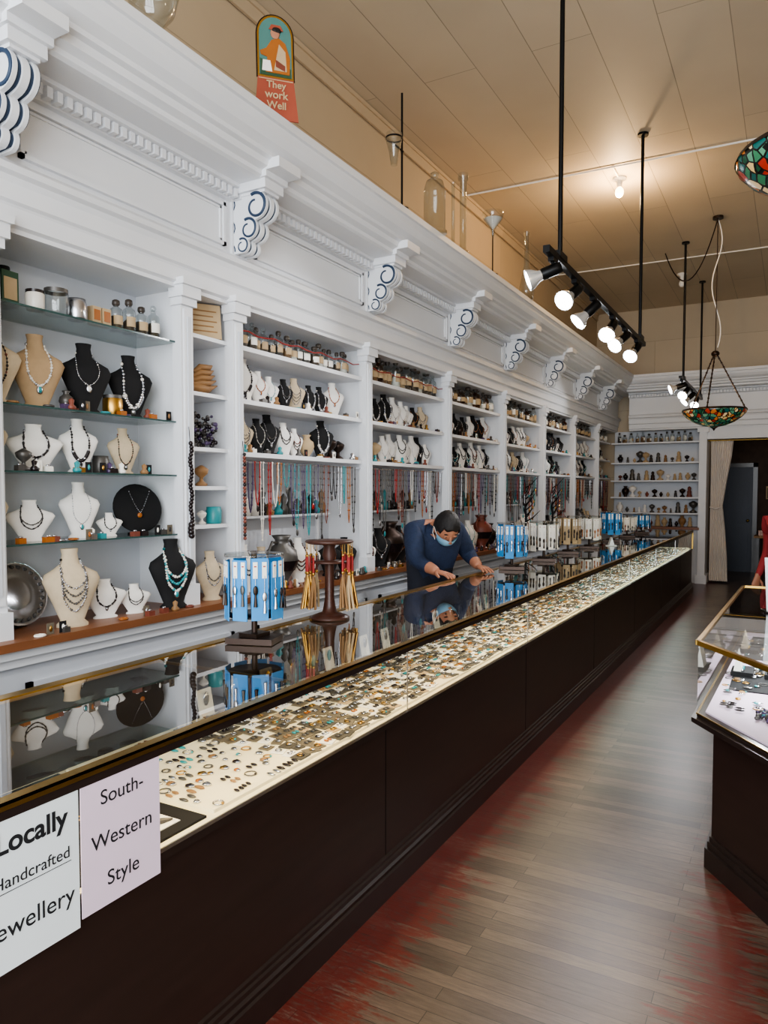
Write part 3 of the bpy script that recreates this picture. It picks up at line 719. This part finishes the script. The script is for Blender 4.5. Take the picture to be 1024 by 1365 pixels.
for k in range(320):
    a=R(0,6.28); q=R(0,.11); b.ell((-.01+q*math.cos(a),3.34+q*math.sin(a)*.9,.684+R(0,.025)*(1-q/.12)),R(.005,.010),random.choice([GREYM,PURP,DKBEAD,TURQ,GREYM]),6,4)
b.obj('jewelry_assortment')
b=MB()
for (x,y) in ((-.2,4.1),(-.05,4.1),(.1,4.1),(-.2,4.7),(0.0,4.7),(.2,4.7)):
    b.bx(x-.05,x+.05,y-.07,y+.07,.678,.70,VELB)
    for k in range(3): b.ell((x,y-.045+.045*k,.705),(.01,.008,.008),random.choice([STEEL,GOLD,TURQ]),6,4)
    b.prism([(x-.04,.70),(x+.0,.70),(x-.02,.80)],y-.05,y+.05,random.choice([VELB,CARDW,LINEN]))
b.obj('ring_display_stands')
area('case_strip_light',(-.1,4.3,CT-.04),(0,0,0),.02,1.8,11,(.92,.96,1))
m=MB(); m.bx(-.003,.003,-.11,.11,.0,.28,PAPER,Matrix.Rotation(-.15,4,'Y')); m.bx(-.08,.06,-.11,.11,0,.006,JARG); place('sign_holder',m.mesh('sign_holder'),(.00,4.3,CT+.002),-1.2)
m=MB(); m.bx(-.06,.06,-.09,.09,0,.05,CARDT); m.bx(-.05,.05,-.08,.08,.05,.054,CARDW); place('card_tray',m.mesh('card_tray'),(.15,5.0,CT+.002),.2)
# ---------------------------------------------------------------- lights on tracks
def track(x,y0,y1,z,heads,poles,aims):
    e=empty('track_light',(0,0,0)); b=MB()
    b.bx(x-.02,x+.02,y0,y1,z-.02,z+.02,BLACKM); 
    for y in poles: b.tube([(x,y,z),(x,y,CZ)],.015,BLACKM,8); b.lathe([(.05,0),(.05,.02)],BLACKM,(x,y,CZ-.02),12); b.bc(x,y,z+.03,.05,.16,.04,BLACKM)
    for i,y in enumerate(heads):
        d=Vector(aims[i%len(aims)]).normalized()
        piv=Vector((x,y,z-.09)); b.tube([(x,y,z),piv],.009,BLACKM,8); b.bc(x,y,z-.03,.035,.09,.03,BLACKM)
        q=d.to_track_quat('Z','Y').to_matrix().to_4x4(); T=Matrix.Translation(piv)@q
        b.lathe([(.0,-.05),(.032,-.05),(.036,-.02),(.036,.06),(.03,.075)],BLACKM,T=T,seg=14,cap=False)
        b.lathe([(.03,.07),(.034,.09),(.060,.135),(.066,.160)],REFL,T=T,seg=18,cap=False)
        b.lathe([(0,.164),(.030,.162),(.050,.156),(.054,.15)],BULB,T=T,seg=18,cap=False)
        l=bpy.data.lights.new('spot','SPOT'); l.energy=42; l.spot_size=1.3; l.spot_blend=.8; l.shadow_soft_size=.05; l.color=(.97,.98,1)
        o=bpy.data.objects.new('spot_lamp',l); bpy.context.scene.collection.objects.link(o); o.parent=e
        o.matrix_world=Matrix.Translation(piv+d*.2)@(-d).to_track_quat('Z','Y').to_matrix().to_4x4()
    b.obj('track_and_heads',e)
AIM=[(-.85,-.35,-.35),(-.25,-.75,-.5),(-.6,-.4,-.65),(-.1,-.7,-.55),(-.35,-.65,-.5),(-.2,-.7,-.55)]
track(-1.29,4.28,7.5,3.02,[4.42,4.95,5.45,6.1,6.6,7.15],[4.57,7.3],AIM)
track(-1.32,10.4,13.0,3.1,[10.55,11.1,11.7,12.3],[10.7,12.8],AIM)
def tiffany(loc,r,top,name='stained_glass_pendant',drop=1.6,cords=()):
    e=empty(name,loc); b=MB()
    pr=[(0,-.5),(.12,-.49),(.35,-.44),(.62,-.33),(.84,-.18),(.97,-.04),(1,.04),(.96,.1)]
    b.lathe([(q*r,z*r) for q,z in pr],STAIN,seg=36,cap=False)
    b.lathe([(r*.96,.1*r),(r*.985,.1*r),(r*1.01,.04*r)],BRONZE,seg=36,cap=False)
    b.lathe([(0,-.62*r),(.03*r,-.58*r),(.05*r,-.54*r),(.12*r,-.5*r),(0,-.48*r)],BRONZE,seg=12,cap=False)
    for k in range(3):
        a=2*pi*k/3+.4; pts=[]
        for j in range(14):
            t=j/13; pts.append((r*.95*(1-t)*math.cos(a)+.02*math.cos(a),r*.95*(1-t)*math.sin(a)+.02*math.sin(a),.1*r+t*drop*r))
        b.tube(pts,.008,BRONZE,6)
        for p in pts: b.ell(p,.013,BRONZE,6,4)
    zt=(drop+.12)*r
    b.ell((0,0,zt),(.05,.05,.04),BRONZE)
    b.tube([(0,0,zt),(0,0,top-loc[2])],.006,BRONZE,6)
    b.lathe([(.06,-.03),(.06,0)],BRONZE,(0,0,top-loc[2]),12)
    b.ell((0,0,0),.045,BULBW,10,8)
    b.obj('shade',e)
    for pts,rr,mt in cords:
        q=MB(); q.tube(pts,rr,mt,6); q.obj('cord',e,loc)
    l=bpy.data.lights.new('pendant_bulb','POINT'); l.energy=8; l.color=(1,.75,.45); l.shadow_soft_size=.05
    q=bpy.data.objects.new('pendant_bulb',l); bpy.context.scene.collection.objects.link(q); q.parent=e; q.location=(0,0,.15)
tiffany((-.86,9.9,2.57),.37,CZ,drop=1.8,cords=[([(-1.62+.76*t,11.0-1.1*t,CZ-.02-.55*4*t*(1-t)) for t in [i/16 for i in range(17)]],.008,BRONZE),
 ([(-.86+.05*math.sin(t*9),9.9+.04*math.cos(t*7),CZ-.02-1.55*t) for t in [i/20 for i in range(21)]],.007,VELW)])
tiffany((.085,3.55,2.97),.33,CZ)
def cbulb(x,y,lit,pw):
    b=MB(); b.lathe([(.07,0),(.07,-.02),(.03,-.04),(.025,-.1)],VELW,(x,y,CZ),14); b.ell((x,y,CZ-.15),(.045,.045,.055),BULBW if lit else VELW,12,8)
    b.obj('ceiling_bulb')
    if lit:
        l=bpy.data.lights.new('bulb','POINT'); l.energy=pw; l.color=(1,.66,.34); l.shadow_soft_size=.06
        q=bpy.data.objects.new('bulb_glow',l); bpy.context.scene.collection.objects.link(q); q.location=(x,y,CZ-.26)
cbulb(-1.68,8.19,True,60); cbulb(-1.55,12.2,False,0)
b=MB()
for y in (7.8,11.3): b.tube([(-3.3,y,CZ-.015),(0,y+.1,CZ-.015),(3.2,y,CZ-.015)],.01,VELW,6)
b.tube([(-1.68,8.1,CZ-.015),(-1.68,7.85,CZ-.015)],.01,VELW,6)
b.obj('ceiling_conduit')
# ---------------------------------------------------------------- items on cornice
ZT=3.62
e=empty('vintage_advertising_sign',(-2.50,3.30,ZT)); e.rotation_euler=(0,0,-.75)
b=MB()
def arc(w,z0,z1,n=16): return [(-w,z0)]+[(w,z0)]+[(w*math.cos(pi*i/n),z1+w*1.15*math.sin(pi*i/n)) for i in range(n+1)]
T=Matrix.Rotation(-.1,4,'Y')
b.prism(arc(.105,.225,.47),0,.006,BRONZE,'x',T); b.prism(arc(.098,.23,.47),.006,.008,GOLD,'x',T); b.prism(arc(.088,.24,.47),.008,.0095,SKY1,'x',T)
b.prism([(-.085,.24),(.085,.24),(.085,.29),(.03,.32),(-.03,.31),(-.085,.33)],.0095,.0105,GREEN,'x',T)
b.prism([(-.055,.255),(.075,.255),(.080,.35),(.055,.43),(.02,.455),(-.02,.44),(-.05,.39),(-.085,.37),(-.08,.35),(-.045,.34)],.0105,.013,AMBER,'x',T)
b.prism([(-.01,.27),(.06,.27),(.055,.38),(.02,.42)],.013,.0145,CARDT,'x',T); b.prism([(-.075,.26),(-.02,.26),(-.03,.32),(-.07,.32)],.013,.015,VELW,'x',T)
b.prism([(.0,.29),(.05,.27),(.052,.30),(.0,.33)],.0145,.016,TERRA,'x',T)
b.ell((.014,.0,.478),(.003,.026,.032),SKIN,12,6,T); b.ell((.0145,.008,.498),(.004,.03,.018),HAIR,10,6,T); b.prism([(-.035,.496),(.045,.496),(.03,.525),(-.02,.525)],.0145,.0165,BRICKR,'x',T)
b.prism([(-.120,0),(.120,0),(.098,.23),(-.098,.23)],0,.008,BRICKR,'x',T); b.prism([(-.094,.218),(.094,.218),(.094,.223),(-.094,.223)],.008,.009,CARDT,'x',T)
b.obj('board',e)
for (s_,z_,sz) in (('They',.172,.052),('work',.115,.058),('Well',.058,.054)):
    o=text(s_,0,0,sz,mat=CARDT,off=.001); o.parent=e; o.location=(.0085-z_*.1+.003,0,z_); o.rotation_euler=(pi/2,0,pi/2)
b=MB()
x,y=-2.5,4.77
b.tube([(x,y,ZT),(x,y,ZT+.82)],.008,BLACKM,8); b.lathe([(.05,0),(.05,.012)],BLACKM,(x,y,ZT),12); b.tube([(x,y-.10,ZT+.42),(x,y+.02,ZT+.42)],.006,BLACKM,6)
b.lathe([(.022,-.13),(.026,-.1),(.038,-.03),(.055,.03),(.056,.09)],JARG,(x,y-.12,ZT+.40),16,cap=False); b.lathe([(.06,0),(.06,.012)],BLACKM,(x,y-.12,ZT+.45),16,cap=False)
b.obj('glass_lamp_stand')
def gl(name,prof,y,x=-2.5,sc=1):
    b=MB(); b.lathe(prof,JARG,seg=20,cap=False); return place(name,b.mesh(name),(x,y,ZT),0,sc)
gl('glass_cloche',[(0,.0),(.1,0),(.1,.015),(.085,.02),(.085,.33),(.065,.40),(.03,.42),(.025,.44),(.035,.46),(0,.48)],5.32)
gl('tall_glass_cylinder',[(0,0),(.05,0),(.05,.02),(.028,.03),(.028,.6),(.045,.62),(.045,.67)],5.89)
gl('tall_glass_cylinder',[(0,0),(.03,0),(.03,.02),(.015,.03),(.015,.5),(.02,.52)],5.68)
b=MB(); b.lathe([(.05,0),(.05,.01)],BLACKM); b.tube([(0,0,0),(0,0,.42)],.006,BLACKM); b.lathe([(.012,.36),(.02,.42),(.09,.52),(.1,.56),(.1,.58)],JARG,seg=18,cap=False); b.lathe([(0,.42),(.085,.52)],VELW,seg=18,cap=False); place('glass_funnel_stand',b.mesh('glass_funnel_stand'),(-2.5,6.6,ZT))
gl('tall_glass_bottle',[(0,0),(.07,0),(.08,.1),(.03,.35),(.02,.65),(.035,.7)],7.6)
gl('glass_globe_jar',[(0,0),(.09,0),(.03,.05),(.12,.16),(.15,.28),(.1,.4),(.05,.44),(.06,.5),(0,.55)],2.47,-2.56,.8)
b=MB(); b.lathe([(0,0),(.06,0),(.05,.03),(.04,.05)],TERRA,seg=14,cap=False); place('brown_dish',b.mesh('brown_dish'),(-2.6,2.66,ZT))
# curtain
b=MB(); rs=[]
n=60
for (z,w,xc,amp) in ((.04,.30,-1.10,.035),(.5,.28,-1.11,.035),(1.0,.24,-1.13,.032),(1.35,.2,-1.15,.03),(1.8,.26,-1.12,.03),(2.2,.33,-1.09,.03),(2.47,.36,-1.08,.025)):
    rs.append([(xc-w/2+w*i/n,13.98+amp*math.sin(i*.95+z*.6),z) for i in range(n+1)])
b.rings(rs,CURT,True,None,False,False)
b.tube([(-1.25,13.94,1.33),(-1.15,13.93,1.30),(-1.05,13.94,1.34)],.012,CURT,8)
b.obj('curtain'); 
b=MB(); b.tube([(-1.3,13.98,2.48),(.5,13.98,2.48)],.012,BRASS,8); b.obj('curtain_rod')
b=MB(); b.tube([(-.5,13.92,2.95),(-.5,13.90,2.8)],.01,BLACKM); b.ell((-.5,13.9,2.88),(.03,.03,.08),BLACKM); b.obj('wall_ornament')
# ---------------------------------------------------------------- people
def skinbody(name,J,E,root,mats,faceclass,parent):
    me=bpy.data.meshes.new(name); keys=list(J); me.from_pydata([J[k][0] for k in keys],[(keys.index(a),keys.index(b)) for a,b in E],[])
    ob=bpy.data.objects.new(name,me); bpy.context.scene.collection.objects.link(ob)
    ob.modifiers.new('skin','SKIN'); sb=ob.modifiers.new('sub','SUBSURF'); sb.levels=2; sb.render_levels=2
    if not me.skin_vertices: me.skin_vertices.new()
    for i,k in enumerate(keys):
        r=J[k][1]; r=r if isinstance(r,tuple) else (r,r)
        me.skin_vertices[0].data[i].radius=r; me.skin_vertices[0].data[i].use_root=(k==root)
    dg=bpy.context.evaluated_depsgraph_get(); dg.update()
    m2=bpy.data.meshes.new_from_object(ob.evaluated_get(dg)); m2.materials.clear()
    for mt in mats: m2.materials.append(mt)
    segs=[(Vector(J[a][0]),Vector(J[b_][0]),faceclass(a,b_)) for a,b_ in E]
    for p in m2.polygons:
        cc=p.center; best=9;bi=0
        for a,b_,k in segs:
            d=b_-a; t=max(0,min(1,(cc-a).dot(d)/d.length_squared)); q=(cc-(a+d*t)).length
            if q<best: best=q;bi=k
        p.material_index=bi; p.use_smooth=True
    o2=bpy.data.objects.new(name,m2); bpy.context.scene.collection.objects.link(o2); o2.parent=parent
    bpy.data.objects.remove(ob); return o2
def head(T,parent,mask=True,longhair=False,hair=HAIR):
    b=MB(); seg,rg=32,22
    def surf(a,e,k=1.0):
        ca=math.cos(e); x=ca*math.cos(a)*.098; y=ca*math.sin(a)*.078; z=math.sin(e)*.118
        if z<0: f=1-.28*(-z/.118)**1.5; y*=f; x*=(1-.12*(-z/.118)) if x>0 else (1-.35*(-z/.118))
        if x>.03 and -.02<z<.03: x-=.006*max(0,1-abs(abs(y)-.032)/.02)
        return Vector((x*k,y*k,z*k))
    rs=[[surf(2*pi*j/seg,-pi/2+.02+(pi-.04)*i/rg) for j in range(seg)] for i in range(rg+1)]
    b.rings(rs,SKIN,True,T)
    b.tube([(.086,0,.022),(.100,0,-.005),(.112,0,-.024),(.096,0,-.032)],[.006,.009,.014,.007],SKIN,8,T)
    for s in (-1,1):
        b.ell((-.004,s*.078,-.008),(.022,.009,.032),SKIN,10,7,T)
        b.ell((.080,s*.031,.004),(.011,.012,.005),VELW,8,6,T); b.ell((.0895,s*.031,.003),(.003,.005,.005),HAIR,6,5,T)
        b.ell((.085,s*.032,.026),(.006,.019,.004),hair,8,5,T); b.ell((.082,s*.031,.011),(.012,.017,.009),SKIN,8,6,T)
    b.ell((.090,0,-.058),(.010,.024,.008),TERRA,10,6,T)
    hs=[]
    for i in range(15):
        row=[]
        for j in range(41):
            a=2*pi*j/40; ca=math.cos(a)
            lo=.46+.07*math.cos(a*6) if ca>.6 else (.05 if ca>.3 else (-.15 if ca>.05 else (-.6 if not longhair else -.9)))
            e=lo+(pi/2-.01-lo)*i/14; k=1.12+.015*math.sin(9*a+3*i)
            p=surf(a,e,k if i>0 else 1.01); row.append(p)
        hs.append(row)
    b.rings(hs,hair,True,T,False,False)
    if longhair: b.rings([[ (-.05+.06*math.cos(2*pi*j/14),.085*math.sin(2*pi*j/14),z) for j in range(14)] for z in (.05,-.08,-.2,-.26)],hair,True,T)
    if mask:
        ms=[]
        for i in range(9):
            e=-1.0+i*(1.0-.08)/8; row=[]
            for j in range(17):
                a=-1.2+2.4*j/16; p=surf(a,e,1.08); p.x+=.018*math.cos(a*1.2)*(1-abs(i-5)/8); row.append(p)
            ms.append(row)
        b.rings(ms,MASK,True,T,False,False)
        for s in (-1,1): 
            b.tube([(.045,s*.080,-.012),(.0,s*.090,.01),(-.02,s*.087,-.0)],.002,VELW,5,T); b.tube([(.035,s*.072,-.07),(.0,s*.086,-.04),(-.02,s*.084,-.01)],.002,VELW,5,T)
    b.obj('head',parent)
def hand(w,d,n,side,parent,mat=SKIN,curl=.35):
    w=Vector(w); d=Vector(d).normalized(); n=Vector(n); n=(n-d*n.dot(d)).normalized(); s=d.cross(n)*side
    b=MB(); rs=[]
    for (t,hw,ht) in ((-.03,.027,.022),(.0,.028,.019),(.03,.036,.017),(.06,.042,.016),(.085,.041,.013),(.095,.034,.008)):
        rs.append([w+d*t+s*hw*math.cos(2*pi*j/14)+n*ht*math.sin(2*pi*j/14) for j in range(14)])
    b.rings(rs,mat)
    for k,(o_,L_) in enumerate(((.030,.070),(.010,.078),(-.011,.072),(-.030,.056))):
        p=w+d*.078+s*o_; dd=(d+s*(.12-.08*k)).normalized(); pts=[p]; rr=[.0095]; ang=0
        for q,f in enumerate((.45,.3,.25)):
            ang+=curl*(.6 if q==0 else 1); v=dd*math.cos(ang)-n*math.sin(ang); p=p+v*L_*f*1.1; pts.append(p); rr.append(.0088-.0009*q)
        pts.append(p+v*.004); rr.append(.004); b.tube(pts,rr,mat,8)
    p=w+d*.02+s*.028; v1=(d*.6+s*.75-n*.2).normalized(); v2=(d*.9+s*.35-n*.25).normalized()
    b.tube([p-v1*.012,p+v1*.03,p+v1*.03+v2*.028,p+v1*.03+v2*.05,p+v1*.03+v2*.055],[.013,.012,.0105,.009,.004],mat,8)
    b.obj('hand',parent)
def person_lean():
    e=empty('man_leaning_on_counter')
    pv=Vector((-2.50,5.24,.93)); f=Vector((.75,-.66,0)).normalized(); l=Vector((.66,.75,0)).normalized()
    def P_(a,b_,z): v=Vector((pv.x,pv.y,0))+f*a+l*b_; return (v.x,v.y,z)
    lel=(-2.25,5.44,1.10); lha=(-2.10,5.30,1.018); rel=(-2.44,4.90,1.08); rha=(-2.22,4.80,1.02)
    J={'pel':(P_(0,0,.93),(.17,.13)),'bel':(P_(.03,0,1.06),(.18,.14)),'che':(P_(.09,0,1.20),(.20,.15)),'nb':(P_(.16,0,1.315),(.12,.10)),'nk':(P_(.23,0,1.335),(.06,.06)),'hd':(P_(.28,0,1.35),(.055,.055)),
     'ls':(P_(.12,.19,1.28),.10),'le':(lel,.066),'lf':(tuple((Vector(lel)*.4+Vector(lha)*.6)),.048),'lw':(lha,.034),'rs':(P_(.12,-.18,1.28),.10),'re':(rel,.066),'rf':(tuple((Vector(rel)*.4+Vector(rha)*.6)),.048),'rw':(rha,.034),
     'lh':(P_(0,.1,.88),.1),'lk':(P_(.04,.11,.48),.068),'la':(P_(-.02,.12,.09),.045),'lt':(P_(.12,.13,.04),.038),
     'rh':(P_(0,-.1,.88),.1),'rk':(P_(.04,-.11,.48),.068),'ra':(P_(-.02,-.12,.09),.045),'rt':(P_(.12,-.13,.04),.038)}
    E=[('pel','bel'),('bel','che'),('che','nb'),('nb','nk'),('nk','hd'),('che','ls'),('ls','le'),('le','lf'),('lf','lw'),('che','rs'),('rs','re'),('re','rf'),('rf','rw'),('pel','lh'),('lh','lk'),('lk','la'),('la','lt'),('pel','rh'),('rh','rk'),('rk','ra'),('ra','rt')]
    def fc(a,b_):
        if b_ in('nk','hd','lw','rw'): return 1
        if b_ in('lh','lk','la','rh','rk','ra'): return 2
        if b_ in('lt','rt'): return 3
        return 0
    skinbody('body',J,E,'pel',[DENIM,SKIN,TROUS,VELB],fc,e)
    hp=Vector(P_(.325,0,1.325)); fwd=(f*.66+Vector((.10,-.12,-.76))).normalized(); up=(f*.76+Vector((0,0,.66))).normalized(); up=(up-fwd*up.dot(fwd)).normalized(); y_=up.cross(fwd); sc=1.12
    T=Matrix(((fwd.x*sc,y_.x*sc,up.x*sc,hp.x),(fwd.y*sc,y_.y*sc,up.y*sc,hp.y),(fwd.z*sc,y_.z*sc,up.z*sc,hp.z),(0,0,0,1)))
    head(T,e,True)
    b=MB()
    rs=[]
    for (q,zz,rr) in ((.13,1.30,.12),(.17,1.33,.10),(.20,1.355,.082),(.215,1.345,.085)):
        rs.append([Vector(P_(q+rr*.8*math.cos(a),rr*math.sin(a),zz-.03*math.cos(a))) for a in [2*pi*i/18 for i in range(18)]])
    b.rings(rs,DENIM,True,None,False); b.obj('collar',e)
    hand(lha,(.65,-.55,-.05),(0,0,1),-1,e,curl=.18); hand(rha,(.9,-.35,-.08),(0,0,1),1,e,curl=.18)
person_lean()
def person_stand(px,py,rz,top,legs,name):
    e=empty(name,(px,py,0)); e.rotation_euler=(0,0,rz)
    J={'pel':((0,0,.93),(.13,.1)),'bel':((.01,0,1.08),(.12,.09)),'che':((0,0,1.25),(.14,.1)),'nb':((-.01,0,1.38),(.07,.06)),'nk':((0,0,1.45),(.045,.045)),'hd':((.005,0,1.5),(.045,.045)),
     'ls':((0,.15,1.34),.06),'le':((-.02,.2,1.06),.042),'lw':((.08,.2,.84),.028),'rs':((0,-.15,1.34),.06),'re':((-.02,-.2,1.06),.042),'rw':((.08,-.2,.84),.028),
     'lh':((0,.09,.86),.09),'lk':((.02,.1,.47),.058),'la':((-.01,.1,.08),.038),'lt':((.13,.11,.035),.032),'rh':((0,-.09,.86),.09),'rk':((.02,-.1,.47),.058),'ra':((-.01,-.1,.08),.038),'rt':((.13,-.11,.035),.032)}
    E=[('pel','bel'),('bel','che'),('che','nb'),('nb','nk'),('nk','hd'),('che','ls'),('ls','le'),('le','lw'),('che','rs'),('rs','re'),('re','rw'),('pel','lh'),('lh','lk'),('lk','la'),('la','lt'),('pel','rh'),('rh','rk'),('rk','ra'),('ra','rt')]
    fc=lambda a,b_: 1 if b_ in('nk','hd') else (2 if b_ in('lh','lk','la','rh','rk','ra') else (3 if b_ in('lt','rt') else 0))
    skinbody('body',J,E,'pel',[top,SKIN,legs,VELB],fc,e)
    head(TR(.02,0,1.58),e,False,True)
    hand((.08,.2,.84),(.25,0,-1),(0,1,0),-1,e); hand((.08,-.2,.84),(.25,0,-1),(0,-1,0),1,e)
person_stand(-.06,7.2,-2.4,REDC,TROUS,'customer_in_red')
# ---------------------------------------------------------------- lighting
area('window_daylight',(0,-2.2,2.6),(pi/2,0,0),5.6,4.0,500,(.93,.97,1))
w=bpy.data.worlds.new('sky'); bpy.context.scene.world=w; w.use_nodes=True
w.node_tree.nodes['Background'].inputs[0].default_value=(.75,.86,1,1); w.node_tree.nodes['Background'].inputs[1].default_value=1.5
l=bpy.data.lights.new('back_room_fill','POINT'); l.energy=6; l.color=(1,.8,.6); q=bpy.data.objects.new('back_room_fill',l); bpy.context.scene.collection.objects.link(q); q.location=(-.2,15.2,2.6)  # weak warm fill light added in the back room, no fixture modelled
try:
    bpy.context.scene.view_settings.look='AgX - Medium High Contrast'
    bpy.context.scene.view_settings.exposure=.08
except Exception: pass
# ---------------------------------------------------------------- camera
cam=bpy.data.cameras.new('camera'); co=bpy.data.objects.new('camera',cam); bpy.context.scene.collection.objects.link(co)
cam.lens=36*980/1365; cam.sensor_width=36; cam.sensor_fit='AUTO'; cam.shift_y=.0125; cam.clip_start=.05
co.location=(0,0,1.6); co.rotation_euler=(math.radians(90-2.6),0,math.radians(29.03))
bpy.context.scene.camera=co
